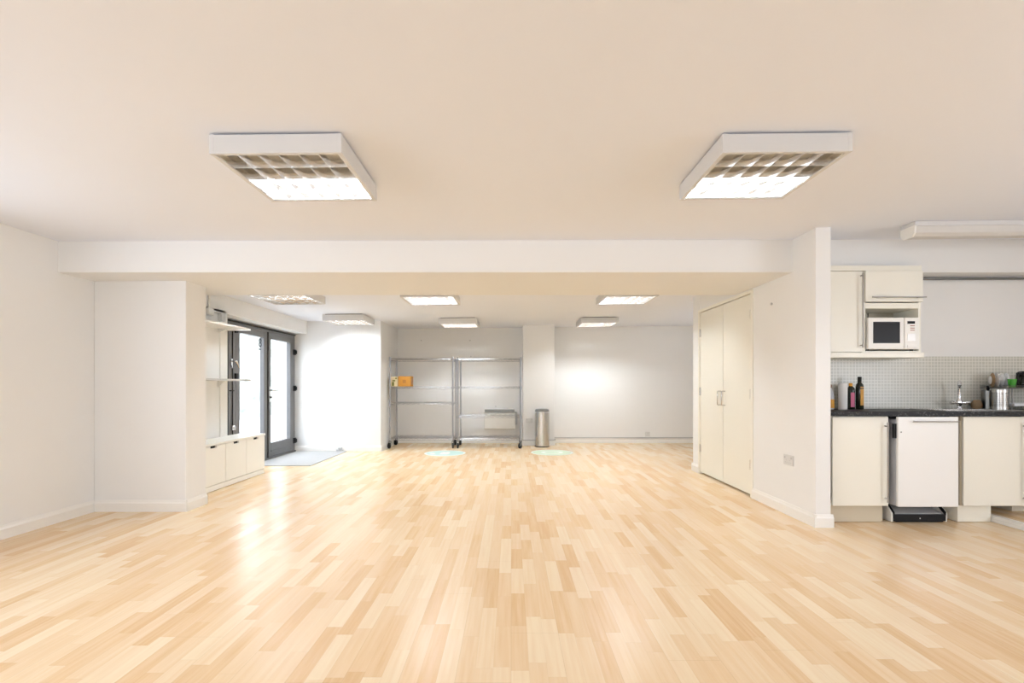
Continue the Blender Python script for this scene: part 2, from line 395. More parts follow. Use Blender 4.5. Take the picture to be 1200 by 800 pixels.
# ------------------------------------------------------------------ closet doors
fr = MB()
fr.box(2.360, 2.40, 4.90, 4.947, 0, 2.05); fr.box(2.360, 2.40, 6.29, 6.325, 0, 2.05); fr.box(2.360, 2.40, 4.947, 6.29, 2.017, 2.05)
struct('trim_3', fr, 'closet', 'cream painted frame around the closet doors', 'door frame', .002)
struct('closet_back', MB().box(3.1, 3.14, 4.56, 6.41, 0, 2.4), 'dark', 'closet back behind the doors, coloured near-black for the shade inside', 'closet interior')  # near-black sheet paints the shade seen through the door gaps
def closet_leaf(name, y0, y1, hy, hinge_y, label, hz):
    d = thing(name, label, 'door', (2.385, (y0+y1)/2, 0)); d['kind'] = 'structure'
    lf = MB().box(2.378, 2.418, y0, y1, .022, 2.011).build('door_leaf', 'closet', d, .0025)
    h = MB().tube([(2.378, hy, .885), (2.343, hy, .885), (2.338, hy, .89), (2.338, hy, 1.035), (2.343, hy, 1.04), (2.378, hy, 1.04)], .0065, 8)
    tag(h.build('handle', 'steel', lf, smooth=True), 'slim steel pull handle')
    for z in hz:
        hb = MB().cyl((2.369, hinge_y, z-.05), (2.369, hinge_y, z+.05), .007)
        hb.box(2.366, 2.379, hinge_y-.012, hinge_y+.012, z-.048, z+.048)
        tag(hb.build('hinge', 'steel', lf), 'steel butt hinge')
    return d
closet_leaf('door_1', 5.624, 6.287, 5.675, 6.285, 'farther cream leaf of the closet double doors', (.32, 1.03, 1.76))
closet_leaf('door_2', 4.951, 5.616, 5.565, 4.953, 'nearer cream leaf of the closet double doors', (.32, 1.02, 1.81))

# ------------------------------------------------------------------ entrance doors
ent = thing('door_3', 'grey metal framed glazed double entrance doors', 'door', (-3.7, 7.38, 0)); ent['kind'] = 'structure'
XD0, XD1 = -3.70, -3.63
f = MB()
f.box(XD0, XD1, 6.362, 6.42, 0, 1.955); f.box(XD0, XD1, 8.345, 8.405, 0, 1.955)
f.box(XD0, XD1, 6.42, 8.345, 1.90, 1.955); f.box(XD0-.03, XD1+.02, 6.36, 8.405, 0, .028)
f.build('frame', 'frame_grey', ent, .003)
MB().box(-3.70, -3.617, 6.362, 8.405, 1.936, 1.955).build('head_seal', 'dark', ent)
def leaf(y0, y1, sl, sr, name='leaf', zt=1.898, zb_=.035, top=.09, bot=.205):
    b_ = MB()
    b_.box(-3.69, -3.625, y0, y0+sl, zb_, zt); b_.box(-3.69, -3.625, y1-sr, y1, zb_, zt)
    b_.box(-3.69, -3.625, y0+sl, y1-sr, zt-top, zt); b_.box(-3.69, -3.625, y0+sl, y1-sr, zb_, zb_+bot)
    b_.box(-3.69, -3.612, y0+sl-.01, y1-sr+.01, zb_+.075, zb_+.095)
    lf = b_.build(name, 'frame_grey', ent, .004)
    MB().box(-3.662, -3.654, y0+sl-.005, y1-sr+.005, zb_+bot-.005, zt-top+.005).build('glass', 'glass', lf)
    return lf
sp_ = MB().box(-3.69, -3.622, 6.424, 6.585, .035, 1.898).build('side_panel', 'frame_grey', ent, .004)
MB().box(-3.621, -3.612, 6.50, 6.508, .05, 1.88).build('panel_groove', 'dark', sp_)
l1 = leaf(6.592, 7.452, .10, .10)
l2 = leaf(7.462, 8.340, .10, .115)
# meeting stile strip
MB().box(-3.70, -3.612, 7.446, 7.470, .03, 1.90).build('meeting_strip', 'dark', ent)
# hinges on the panel and on the far jamb
for z in (1.84, 1.22):
    tag(MB().box(-3.625, -3.596, 6.555, 6.612, z-.045, z+.045).build('hinge', 'black', sp_, .004), 'black block hinge')
for z in (1.66, 1.06, .19):
    hb = MB().box(-3.63, -3.60, 8.33, 8.39, z-.045, z+.045); hb.cyl((-3.59, 8.36, z-.03), (-3.59, 8.36, z+.03), .016)
    hb.build('hinge', 'black', l2, .003)
# panel latch
lt = MB(); lt.box(-3.624, -3.606, 6.455, 6.49, 1.33, 1.45); lt.tube([(-3.606, 6.472, 1.42), (-3.565, 6.472, 1.42), (-3.560, 6.50, 1.415), (-3.560, 6.55, 1.34)], .011)
tag(lt.build('latch', 'chrome', sp_, smooth=True), 'chrome lever latch')
tag(MB().box(-3.624, -3.608, 6.44, 6.53, 1.03, 1.045).build('bolt', 'dark', sp_), 'small dark bolt')
kn = MB(); kn.lathe((-3.60, 6.49, .52), [(.012, 0), (.028, .01), (.028, .05), (.012, .07)], 12); kn.box(-3.624, -3.60, 6.475, 6.505, .53, .56)
tag(kn.build('knob', 'chrome', sp_, smooth=True), 'chrome bolt knob')
# lever handle on the right leaf
h = MB(); h.box(-3.626, -3.617, 7.492, 7.535, .86, 1.09)
h.tube([(-3.618, 7.513, 1.035), (-3.568, 7.513, 1.035), (-3.562, 7.525, 1.035), (-3.562, 7.65, 1.035)], .011)
h.cyl((-3.62, 7.513, .93), (-3.585, 7.513, .93), .017)
tag(h.build('handle', 'steel', l2, smooth=True), 'steel lever handle with a lock cylinder')
# the number on the glass of the left leaf
def text_mesh(name, body, size, m, parent, loc, rot):
    cu = bpy.data.curves.new(name, 'FONT'); cu.body = body; cu.size = size; cu.extrude = .001; cu.offset = .002
    cu.align_x = 'CENTER'
    tmp = bpy.data.objects.new('tmp', cu); COL.objects.link(tmp)
    dg = bpy.context.evaluated_depsgraph_get()
    me = bpy.data.meshes.new_from_object(tmp.evaluated_get(dg)); me.name = name
    bpy.data.objects.remove(tmp); me.transform(Matrix.Translation(loc) @ rot.to_matrix().to_4x4())
    org = Vector((0, 0, 0)); p = parent
    while p is not None: org += p.location; p = p.parent
    me.transform(Matrix.Translation(-org))
    me.materials.clear(); me.materials.append(M[m])
    o = bpy.data.objects.new(name, me); COL.objects.link(o); o.parent = parent
    return o
from mathutils import Euler
text_mesh('door_number', '8', .18, 'black', l1, (-3.645, 7.275, 1.665), Euler((PI/2, 0, PI/2)))
MB().box(-3.6485, -3.6465, 7.235, 7.30, 1.622, 1.640).build('number_underline', 'black', l1)

# door mat
tag(MB().box(-3.59, -2.75, 6.87, 8.39, 0, .010).build('doormat', 'mat', bevel=.003), 'flat light grey doormat on the floor inside the entrance', 'doormat')
ds = MB(); ds.lathe((-2.86, 8.385, .034), [(.02, 0), (.034, .006), (.034, .03), (.022, .04)], 14); ds.box(-2.92, -2.80, 8.36, 8.405, 0.0, .036)
tag(ds.build('door_stop', 'plastic_grey', smooth=True), 'small grey door stop on the floor against the bright wall', 'door stop')

# ------------------------------------------------------------------ drawer unit and shelves
du = thing('drawer_unit', 'low white unit of three drawers with finger notches beside the left pier', 'drawer unit', (-3.26, 5.66, 0))
cs = MB(); cs.box(-3.425, -3.122, 5.00, 5.018, .004, .478); cs.box(-3.425, -3.122, 6.285, 6.303, .004, .478); cs.box(-3.425, -3.41, 5.018, 6.285, .004, .478)
cs.box(-3.41, -3.14, 5.018, 6.285, .05, .065); cs.box(-3.3, -3.104, 5.0, 6.303, .006, .060)
cs.build('carcass', 'unit_white', du, .0015)
MB().box(-3.425, -3.094, 4.99, 6.31, .478, .502).build('top', 'unit_white', du, .003)
for i in range(3):
    a = 5.006+i*.4325; b_ = a+.427; m_ = (a+b_)/2
    pts = [(-3.10, a, .066), (-3.10, b_, .066), (-3.10, b_, .474), (-3.10, m_+.056, .474), (-3.10, m_+.052, .450), (-3.10, m_-.052, .450), (-3.10, m_-.056, .474), (-3.10, a, .474)]
    dr = MB().prism(pts, (-.018, 0, 0)).build('drawer', 'unit_white', du, .0012)
    MB().box(-3.39, -3.125, m_-.18, m_+.18, .09, .11).build('drawer_tray', 'dark', dr)  # tray coloured near-black for the shade inside the drawer
    MB().box(-3.126, -3.119, m_-.07, m_+.07, .43, .477).build('notch_shade', 'dark', dr)  # near-black backing paints the shade behind the finger notch

sh = thing('wall_shelf', 'upper white shelf on the left wall beside the entrance', 'shelf', (-3.29, 5.37, 1.766))
MB().box(-3.43, -3.15, 4.69, 6.06, 1.766, 1.790).build('shelf_board', 'unit_white', sh, .002)
for y in (5.0, 5.85):
    MB().prism([(-3.428, y, 1.766), (-3.30, y, 1.766), (-3.428, y, 1.72)], (0, .012, 0)).build('bracket', 'plastic_white', sh)
sh = thing('wall_shelf', 'lower thin shelf with a grey front edge beside the entrance', 'shelf', (-3.29, 5.37, 1.160))
MB().box(-3.43, -3.152, 4.69, 6.06, 1.160, 1.178).build('shelf_board', 'unit_white', sh, .001)
MB().box(-3.1515, -3.148, 4.69, 6.06, 1.157, 1.179).build('edge_strip', 'plastic_grey', sh)
for y in (5.2, 5.85):
    MB().prism([(-3.428, y, 1.160), (-3.34, y, 1.160), (-3.428, y, 1.08)], (0, .012, 0)).build('bracket', 'plastic_white', sh)
struct('trim_4', MB().box(-3.432, -3.418, 5.89, 6.034, .5, 1.965), 'trim', 'white reveal strip beside the entrance frame', 'trim')

cd = thing('wall_mounted_conduit', 'white cable conduit with a junction box above the upper shelf', 'conduit', (-3.42, 5.7, 1.86))
MB().box(-3.43, -3.414, 5.665, 5.695, 1.98, zb(-3.4)-.002).build('conduit', 'plastic_white', cd, .003)
MB().box(-3.43, -3.395, 5.63, 5.73, 1.900, 1.985).build('junction_box', 'plastic_white', cd, .006)
MB().tube([(-3.42, 5.73, 1.95), (-3.42, 5.80, 1.95), (-3.42, 5.87, 1.945)], .008).build('cable', 'plate', cd)
MB().box(-3.43, -3.385, 5.86, 5.945, 1.864, 1.962).build('sensor', 'plate', cd, .006)

# ------------------------------------------------------------------ ceiling lights
def ceiling_light(x0, y0, z, lit, label, cool=False):
    W = .62; cx, cy = x0+W/2, y0+W/2
    t = thing('ceiling_light', label, 'ceiling light', (cx, cy, z), 'square louvred ceiling lights')
    x1, y1 = x0+W, y0+W; zt, zl = z-.010, z-.10; e = .022
    b_ = MB()
    b_.box(x0, x1, y0, y0+e, zl, zt); b_.box(x0, x1, y1-e, y1, zl, zt)
    b_.box(x0, x0+e, y0+e, y1-e, zl, zt); b_.box(x1-e, x1, y0+e, y1-e, zl, zt)
    b_.box(x0+e, x1-e, y0+e, y1-e, zt-.010, zt)
    b_.build('housing', 'lamp_body', t, .003)
    MB().box(x0+.03, x1-.03, y0+.03, y1-.03, zt, z+.006).build('gap_shade_spacer', 'dark', t)  # near-black spacer paints the shade line between housing and ceiling
    for cx_ in (x0-.001, x1-.021):
        for cy_ in (y0-.001, y1-.021): MB().box(cx_, cx_+.022, cy_, cy_+.022, zl-.001, zt+.001).build('corner_cap', 'lamp_body', t, .002)
    a0, a1, b0, b1 = x0+e, x1-e, y0+e, y1-e
    # mirror louvre: parabolic trays between the tubes, cross blades under them
    lv = MB(); n = 4; p = (b1-b0)/n; zo = zl+.004
    hl = .031
    for i in range(n+1):
        y_ = min(max(b0+i*p, b0+.006), b1-.006)
        lv.prism([(a0, y_-.0012, zo), (a0, y_+.0012, zo), (a0, y_+.006, zo+hl), (a0, y_-.006, zo+hl)], (a1-a0, 0, 0))
    if lit[1] != lit[2]:
        y_ = b0+2*p; lv.box(a0, a1, y_-.004, y_+.004, zo+hl, zt-.0165)
    m_ = 6; w_ = (a1-a0)/m_
    for i in range(n):
        ya, yb_ = b0+i*p+.002, b0+(i+1)*p-.002
        for j in range(1, m_):
            xx = a0+j*w_
            lv.prism([(xx-.0012, ya, zo), (xx+.0012, ya, zo), (xx+.007, ya, zo+hl), (xx-.007, ya, zo+hl)], (0, yb_-ya, 0))
    for xs in (a0+.0005, a1-.0035): lv.box(xs, xs+.003, b0, b1, zo, zo+hl)
    lv.build('louvre', 'louvre', t)
    rp = MB().box(a0, a1, b0, b1, zt-.016, zt-.0105); rp.build('reflector', 'tube_off', t)
    for i in range(n):
        yc = b0+(i+.5)*p
        m_ = ('tube_cool' if cool else 'tube_on') if lit[i] else 'tube_off'
        tb = MB().cyl((a0+.012, yc, zo+.047), (a1-.012, yc, zo+.047), .013, seg=12).build('tube', m_, t, smooth=True)
        if lit[i]: tb['label'] = 'lit fluorescent tube'
    t.rotation_euler = (0, -.011, 0)
    return t
L1x, L2x = -1.418, 1.013
ceiling_light(L1x, 2.352, zf(-1.11), (0, 0, 1, 1), 'louvred square light on the front ceiling left of centre, its near half unlit')
ceiling_light(L2x, 2.397, zf(1.32), (0, 0, 1, 1), 'louvred square light on the front ceiling nearest the kitchen, its near half unlit')
ceiling_light(-2.89, 5.50, zb(-2.58), (1, 1, 0, 0), 'square light beyond the beam nearest the wall shelves, its far half unlit')
ceiling_light(-2.86, 7.585, zb(-2.55), (1, 1, 1, 1), 'square light on the back ceiling in front of the glazed entrance', True)
ceiling_light(-1.26, 5.67, zb(-.95), (1, 1, 1, 1), 'fully lit square light in the middle just beyond the beam')
ceiling_light(-1.18, 8.13, zb(-.87), (1, 1, 1, 1), 'square light on the back ceiling above the wire racks')
ceiling_light(1.087, 5.79, zb(1.4), (1, 1, 1, 1), 'fully lit square light beyond the beam nearest the closet doors')
ceiling_light(1.147, 8.235, zb(1.45), (1, 1, 1, 1), 'square light on the back ceiling right of the steel bin')

# kitchen batten
kb = thing('ceiling_strip_light', 'long unlit strip light on the kitchen ceiling above the worktop', 'strip light', (3.8, 3.81, zf(3.8)))
zt = zf(3.03)-.002
b_ = MB().hexa([(3.03,3.756,zt-.035),(5.2,3.756,zt-.035+.024),(5.2,3.90,zt-.035+.024),(3.03,3.90,zt-.035),(3.03,3.756,zt),(5.2,3.756,zt+.024),(5.2,3.90,zt+.024),(3.03,3.90,zt)])
b_.build('base_plate', 'lamp_body', kb, .003)
pts = [(3.035, 3.762, zt-.036), (3.035, 3.768, zt-.085), (3.035, 3.79, zt-.108), (3.035, 3.866, zt-.108), (3.035, 3.888, zt-.085), (3.035, 3.894, zt-.036)]
MB().prism(pts, (2.15, 0, .024)).build('diffuser', 'prismatic', kb)
MB().prism([(3.027, y+(.0 if y < 3.8 else .004), z_) for _, y, z_ in [(0, 3.757, zt-.03), (0, 3.763, zt-.088), (0, 3.787, zt-.113), (0, 3.869, zt-.113), (0, 3.891, zt-.088), (0, 3.897, zt-.03)]], (.016, 0, 0)).build('end_cap', 'plastic_white', kb, .002)

# ------------------------------------------------------------------ wire racks
def wire_shelf(t, x0, x1, y0, y1, z):
    s = MB(); r = .0038
    for dz in (0, -.030):
        for y in (y0, y1): s.cyl((x0, y, z+dz), (x1, y, z+dz), r, seg=6)
        for x in (x0, x1): s.cyl((x, y0, z+dz), (x, y1, z+dz), r, seg=6)
    n = 24; w = (x1-x0)/n
    for y in (y0, y1):
        s.tube([(x0+i*w, y, z-.003-(.024 if i % 2 else 0)) for i in range(n+1)], .0026, 5)
    n2 = 10; w = (y1-y0)/n2
    for x in (x0, x1):
        s.tube([(x, y0+i*w, z-.003-(.024 if i % 2 else 0)) for i in range(n2+1)], .0026, 5)
    n3 = 34; w = (x1-x0)/n3
    for i in range(1, n3): s.cyl((x0+i*w, y0, z+.003), (x0+i*w, y1, z+.003), .0024, seg=5)
    for f_ in (.33, .67): s.cyl((x0, y0+(y1-y0)*f_, z-.004), (x1, y0+(y1-y0)*f_, z-.004), .003, seg=5)
    return s.build('wire_shelf', 'rack', t)
def rack(x0, x1, zs, label, top):
    y0, y1 = 8.84, 9.36
    t = thing('wire_rack', label, 'rack', ((x0+x1)/2, (y0+y1)/2, 0), 'wheeled wire racks along the back wall')
    for x in (x0, x1):
        for y in (y0, y1):
            pm = MB().cyl((x, y, .125), (x, y, top), .0135, seg=12); pm.cyl((x, y, top), (x, y, top+.012), .0155, .012, seg=12)
            for z in zs: pm.cyl((x, y, z-.042), (x, y, z+.006), .0185, .0165, seg=12)
            pm.build('post', 'rack', t, smooth=True)
            a = random.uniform(-.6, .6)
            c_ = MB(); dx, dy = math.sin(a)*.03, -math.cos(a)*.03
            c_.cyl((x, y, .115), (x, y, .135), .022, seg=12)
            px_, py_ = math.cos(a), math.sin(a)
            for s_ in (-1, 1):
                o = Vector((px_*s_*.019, py_*s_*.019, 0))
                A = Vector((x, y, .115))+o; B = Vector((x+dx, y+dy, .05))+o
                c_.tube([A, (A+B)/2+Vector((dx*.2, dy*.2, 0)), B], .007, 6)
            cs_ = c_.build('caster', 'steel_dark', t, smooth=True)
            wv = MB(); cen = Vector((x+dx, y+dy, .05)); ax = Vector((px_, py_, 0))
            wv.cyl(cen-ax*.014, cen+ax*.014, .05, seg=20); wv.cyl(cen-ax*.017, cen+ax*.017, .026, seg=14)
            wv.build('wheel', 'black', cs_, .004)
    for z in zs: wire_shelf(t, x0, x1, y0, y1, z)
    return t
rack(-2.138, -1.030, (.175, .80, 1.085, 1.585), 'wheeled wire rack on the left holding the cardboard box', 1.60)
rack(-.940, .172, (.175, .57, 1.085, 1.585), 'wheeled wire rack beside the bin, in front of the heater', 1.60)

bx = thing('cardboard_box', 'brown cardboard box on the second shelf of the wire rack', 'box', (-1.90, 9.0, 1.091))
MB().box(-2.005, -1.785, 8.90, 9.14, 1.091, 1.268).build('carton_body', 'cardboard', bx, .004)
fl = MB().box(-2.003, -1.787, 8.898, 9.142, 1.262, 1.272); fl.build('lid', 'cardboard', bx, .002)
MB().box(-1.93, -1.87, 8.897, 8.8995, 1.15, 1.21).build('tape', 'tape', bx)
MB().box(-1.7845, -1.7825, 8.93, 9.10, 1.12, 1.24).build('tape', 'tape', bx)
pc = thing('printed_carton', 'pale printed carton left of the cardboard box on the wire rack', 'carton', (-2.075, 8.92, 1.091))
MB().box(-2.132, -2.012, 8.862, 9.05, 1.091, 1.262).build('carton_body', 'carton', pc, .004)
pr = MB(); pr.box(-2.11, -2.07, 8.859, 8.8615, 1.10, 1.17); pr.box(-2.10, -2.05, 8.859, 8.8615, 1.18, 1.205); pr.box(-2.05, -2.02, 8.859, 8.8615, 1.22, 1.245)
pr.build('printed_panel', 'olive', pc)

# ------------------------------------------------------------------ heater, bin, stickers
ht = thing('wall_mounted_heater', 'cream electric panel heater on the back wall behind the wire rack', 'heater', (-.22, 9.60, .28))
MB().box(-.515, .075, 9.535, 9.645, .275, .585).build('body', 'plastic_white', ht, .012)
MB().box(-.515, .075, 9.55, 9.645, .60, .655).build('top_housing', 'plastic_white', ht, .006)
g = MB()
for i in range(6): g.box(-.505, .065, 9.545, 9.64, .608+i*.0085, .611+i*.0085)
g.box(-.505, .065, 9.549, 9.56, .604, .652)
g.build('grille', 'steel_dark', ht)
MB().box(.075, .112, 9.55, 9.64, .36, .60).build('control_box', 'plastic_grey', ht, .006)

bn = thing('waste_bin', 'tall brushed steel cylindrical bin in front of the back pier', 'bin', (.56, 9.09, 0))
C_ = (.56, 9.09, 0)
MB().lathe(C_, [(.126, 0), (.131, .004), (.131, .60), (.131, .632), (.126, .634)], 40).build('body', 'steel', bn, smooth=True)
MB().lathe(C_, [(.1325, .612), (.1325, .636), (.131, .637), (.131, .611)], 40).build('rim_band', 'chrome', bn, smooth=True)
MB().lathe(C_, [(.130, .637), (.129, .660), (.118, .678), (.105, .682), (.10, .672), (.09, .668)], 40).build('lid', 'steel_dark', bn, smooth=True)
MB().lathe(C_, [(.134, 0), (.134, .018), (.128, .02)], 40).build('base_ring', 'black', bn, smooth=True)

def sticker(cx, cy, r, label, kind):
    t = thing('floor_sticker', label, 'floor sticker', (cx, cy, 0), 'round distancing floor stickers')
    MB().lathe((cx, cy, 0), [(r, .0004), (r, .0022)], 56).build('disc', 'sticker_white', t)
    MB().lathe((cx, cy, 0), [(r*.90, .0022), (r*.90, .0032)], 56).build('field', 'sticker_green' if kind else 'sticker_teal', t)
    if kind:
        q = MB()
        seg = 44
        for i in range(seg):
            a, b2 = 2*PI*i/seg, 2*PI*(i+1)/seg
            P_ = lambda rr, an: (cx+rr*r*math.cos(an), cy+rr*r*.98*math.sin(an))
            A, B, C2, D = P_(.36, a), P_(.52, a), P_(.52, b2), P_(.36, b2)
            q.hexa([(*A, .0032), (*B, .0032), (*C2, .0032), (*D, .0032), (*A, .0042), (*B, .0042), (*C2, .0042), (*D, .0042)])
        q.build('printed_ring', 'sticker_white', t)
    else:
        q = MB()
        for sx in (-1, 1):
            q.prism([(cx+sx*.10*r+dx*r, cy+dy*r, .0032) for dx, dy in ((-.07, -.5), (.07, -.5), (.13, -.2), (.13, .25), (.05, .5), (-.05, .5), (-.13, .25), (-.13, -.2))], (0, 0, .001))
        q.prism([(cx+a*r, cy+b2*r, .0032) for a, b2 in ((-.75, -.15), (-.55, -.55), (-.4, -.45), (-.55, .1))], (0, 0, .001))
        q.build('printed_marks', 'sticker_white', t)
    return t
sticker(-1.08, 8.19, .335, 'round pale teal sticker on the floor in front of the wire racks', 0)
sticker(.675, 8.27, .350, 'round pale green sticker on the floor in front of the steel bin', 1)

# ------------------------------------------------------------------ sockets and small wall things
def socket(name, label, loc, n, w, h, double=True):
    t = thing(name, label, 'socket', loc); x, y, z = loc
    if n == 'x':   # on a wall facing -x
        MB().box(x-.010, x, y-w/2, y+w/2, z, z+h).build('face_plate', 'plate', t, .004)
        for s_ in (-1, 1) if double else (0,):
            MB().box(x-.0125, x-.0095, y+s_*w*.33-.008, y+s_*w*.33+.008, z+h*.62, z+h*.82).build('switch', 'plastic_grey', t)
            ho = MB()
            for a, b2 in ((0, .5), (-.012, .25), (.012, .25)): ho.box(x-.0105, x-.0095, y+s_*w*.2+a-.004, y+s_*w*.2+a+.004, z+h*b2-.004, z+h*b2+.004)
            ho.build('pin_holes', 'plastic_grey', t)
    else:
        MB().box(x-w/2, x+w/2, y-.010, y, z, z+h).build('face_plate', 'plate', t, .004)
        for s_ in (-1, 1) if double else (0,):
            MB().box(x+s_*w*.33-.008, x+s_*w*.33+.008, y-.0125, y-.0095, z+h*.62, z+h*.82).build('switch', 'plastic_grey', t)
            ho = MB()
            for a, b2 in ((0, .5), (-.012, .25), (.012, .25)): ho.box(x+s_*w*.2+a-.004, x+s_*w*.2+a+.004, y-.0105, y-.0095, z+h*b2-.004, z+h*b2+.004)
            ho.build('pin_holes', 'plastic_grey', t)
    return t
socket('wall_socket', 'white double socket low on the partition wall beside the closet', (2.37, 4.27, .425), 'x', .148, .088)
socket('wall_socket', 'pale double socket on the back pier left of the steel bin', (.335, 9.25, .42), 'y', .13, .085)
socket('wall_socket', 'small white socket low on the bare back wall', (2.63, 9.65, .13), 'y', .09, .085, False)
hk = MB().cyl((2.37, 4.545, 1.843), (2.362, 4.545, 1.843), .006); hk.cyl((2.362, 4.545, 1.843), (2.357, 4.545, 1.843), .012)
tag(hk.build('wall_screw', 'plastic_grey', smooth=True), 'small grey screw high on the partition wall beside the closet', 'screw')
for (px, py, lab) in ((494, 399, 'dark wall screw high above the left wire rack'), (551, 399, 'dark wall screw high above the right wire rack'),
                      (552, 417.5, 'dark wall screw just over the right wire rack top'), (581, 476, 'small wall screw just above the panel heater')):
    X, Z = (px-599)*9.65/587, 1.1+(452-py)*9.65/587
    q = MB().cyl((X, 9.65, Z), (X, 9.628, Z), .006); q.cyl((X, 9.628, Z), (X, 9.622, Z), .011)
    tag(q.build('wall_screw', 'plastic_grey', smooth=True), lab, 'screw')

# ------------------------------------------------------------------ kitchen
def bar_handle(p0, p1, out, parent, r=.006, inset=.03, m='nickel'):
    p0, p1, out = Vector(p0), Vector(p1), Vector(out); d = (p1-p0).normalized()
    h = MB().cyl(p0+out, p1+out, r, seg=10)
    for q in (p0+d*inset, p1-d*inset): h.cyl(q, q+out, r*.85, seg=8)
    return tag(h.build('handle', m, parent, smooth=True), 'slim steel bar handle')

bc = thing('base_cabinet', 'cream base cabinet beside the partition wall, left of the white fridge', 'cabinet', (2.76, 4.2, 0))
b_ = MB(); b_.box(2.51, 2.53, 4.02, 4.44, .14, .858); b_.box(3.0, 3.02, 4.02, 4.44, .14, .858); b_.box(2.53, 3.0, 4.02, 4.44, .14, .158); b_.box(2.53, 3.0, 4.42, 4.44, .158, .858); b_.box(2.53, 3.0, 4.02, 4.1, .84, .858)
b_.build('carcass', 'cream', bc, .001)
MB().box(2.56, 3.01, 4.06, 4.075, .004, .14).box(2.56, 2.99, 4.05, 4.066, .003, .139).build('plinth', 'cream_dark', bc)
dd = MB().box(2.568, 3.012, 4.0, 4.018, .142, .853).build('door', 'cream', bc, .002)
bar_handle((2.985, 4.0, .175), (2.985, 4.0, .81), (0, -.032, 0), dd)

bc = thing('base_cabinet', 'cream base cabinet under the sink at the right edge', 'cabinet', (3.86, 4.2, 0))
b_ = MB(); b_.box(3.602, 3.62, 4.02, 4.44, .14, .858); b_.box(4.10, 4.118, 4.02, 4.44, .14, .858); b_.box(3.62, 4.10, 4.02, 4.44, .14, .158); b_.box(3.62, 4.1, 4.42, 4.44, .158, .858)
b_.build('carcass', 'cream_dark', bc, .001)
MB().box(3.61, 3.878, 4.05, 4.42, .003, .139).build('plinth', 'cream', bc)
dd = MB().box(3.612, 4.112, 4.0, 4.018, .142, .853).build('door', 'cream', bc, .002)
bar_handle((4.090, 4.0, .175), (4.090, 4.0, .81), (0, -.032, 0), dd)
bc = thing('base_cabinet', 'cream base cabinet continuing past the sink cabinet', 'cabinet', (4.75, 4.2, 0))
b_ = MB(); b_.box(4.122, 5.38, 4.02, 4.44, .14, .858); b_.build('carcass', 'cream', bc, .001)
MB().box(4.2, 5.3, 4.2, 4.4, .051, .14).build('plinth', 'cream', bc)
for a in (4.124, 4.754):
    dd = MB().box(a, a+.622, 4.0, 4.018, .142, .853).build('door', 'cream', bc, .002)
    bar_handle((a+.59, 4.0, .175), (a+.59, 4.0, .81), (0, -.032, 0), dd)

fg = thing('under_counter_fridge', 'white under-counter fridge with a bar handle between the cream base cabinets', 'fridge', (3.295, 4.2, 0))
MB().box(3.064, 3.528, 3.992, 4.42, .145, .835).build('body', 'fridge_side', fg, .003)
dd = MB().box(3.056, 3.533, 3.955, 3.978, .145, .855).build('door', 'fridge', fg, .003)
MB().box(3.066, 3.526, 3.978, 3.992, .155, .83).build('door_seal', 'plastic_grey', fg)
bar_handle((3.150, 3.955, .820), (3.512, 3.955, .820), (0, -.034, 0), dd, inset=.055)
tag(MB().box(3.035, 3.056, 3.972, 3.99, .685, .80).build('hinge', 'black', fg), 'black hinge block')
tag(MB().box(3.03, 3.50, 4.0, 4.05, .838, .857).build('top_bracket', 'black', fg), 'black bracket under the worktop')
tag(MB().cyl((3.078, 3.956, .735), (3.078, 3.951, .735), .005).build('screw', 'steel_dark', dd), 'small screw')
kk = MB(); kk.box(3.075, 3.50, 4.03, 4.065, .012, .066); kk.box(3.10, 3.48, 4.032, 4.30, .004, .03)
kb_ = kk.build('kick_plate', 'black', fg, .004); tag(kb_, 'black kick plate')
MB().hexa([(3.10,4.045,.066),(3.475,4.045,.066),(3.475,4.34,.066),(3.10,4.34,.066),(3.10,4.045,.070),(3.475,4.045,.070),(3.475,4.34,.140),(3.10,4.34,.140)]).build('drip_tray', 'plastic_grey', fg)
for xa, s_ in ((3.07, -1), (3.505, 1)):
    MB().prism([(xa-.008, 4.035, .006), (xa-.008, 4.035, .075), (xa-.008, 4.10, .14), (xa-.008, 4.36, .14), (xa-.008, 4.36, .006)], (.016, 0, 0)).build('side_rail', 'plastic_white', fg, .002)
    MB().prism([(xa+.010*-s_-.006, 4.030, .06), (xa+.010*-s_-.006, 4.030, .085), (xa+.010*-s_-.006, 4.10, .142), (xa+.010*-s_-.006, 4.13, .142)], (.012, 0, 0)).build('rail_cover', 'black', fg)
vt = MB().prism([(3.285, 4.0285, .030), (3.295, 4.0285, .030), (3.290, 4.0285, .042)], (0, .003, 0)); vt.build('kick_mark', 'plastic_white', kb_)

# worktop, with the sink opening
wt = MB(); hx0, hx1, hy0, hy1 = 3.70, 4.06, 4.06, 4.30
wt.box(2.492, hx0, 3.965, 4.439, .860, .898); wt.box(hx1, XR-.01, 3.965, 4.439, .860, .898)
wt.box(hx0, hx1, 3.965, hy0, .860, .898); wt.box(hx0, hx1, hy1, 4.439, .860, .898)
tag(wt.build('worktop', 'worktop', bevel=.0015), 'black speckled worktop running over the fridge and base cabinets', 'worktop')
sk = thing('sink', 'stainless steel inset sink and drainer in the worktop by the tap', 'sink', (3.9, 4.2, .898))
s_ = MB()
s_.box(3.50, hx0, 4.03, 4.40, .8985, .902); s_.box(hx1, 4.55, 4.03, 4.40, .8985, .902); s_.box(hx0, hx1, 4.03, hy0, .8985, .902); s_.box(hx0, hx1, hy1, 4.40, .8985, .902)
for i in range(5): s_.box(3.52, 3.68, 4.08+i*.05, 4.095+i*.05, .902, .905)
s_.build('rim', 'steel', sk, .001)
q = MB()
q.box(hx0+.002, hx0+.006, hy0+.002, hy1-.002, .74, .899); q.box(hx1-.006, hx1-.002, hy0+.002, hy1-.002, .74, .899)
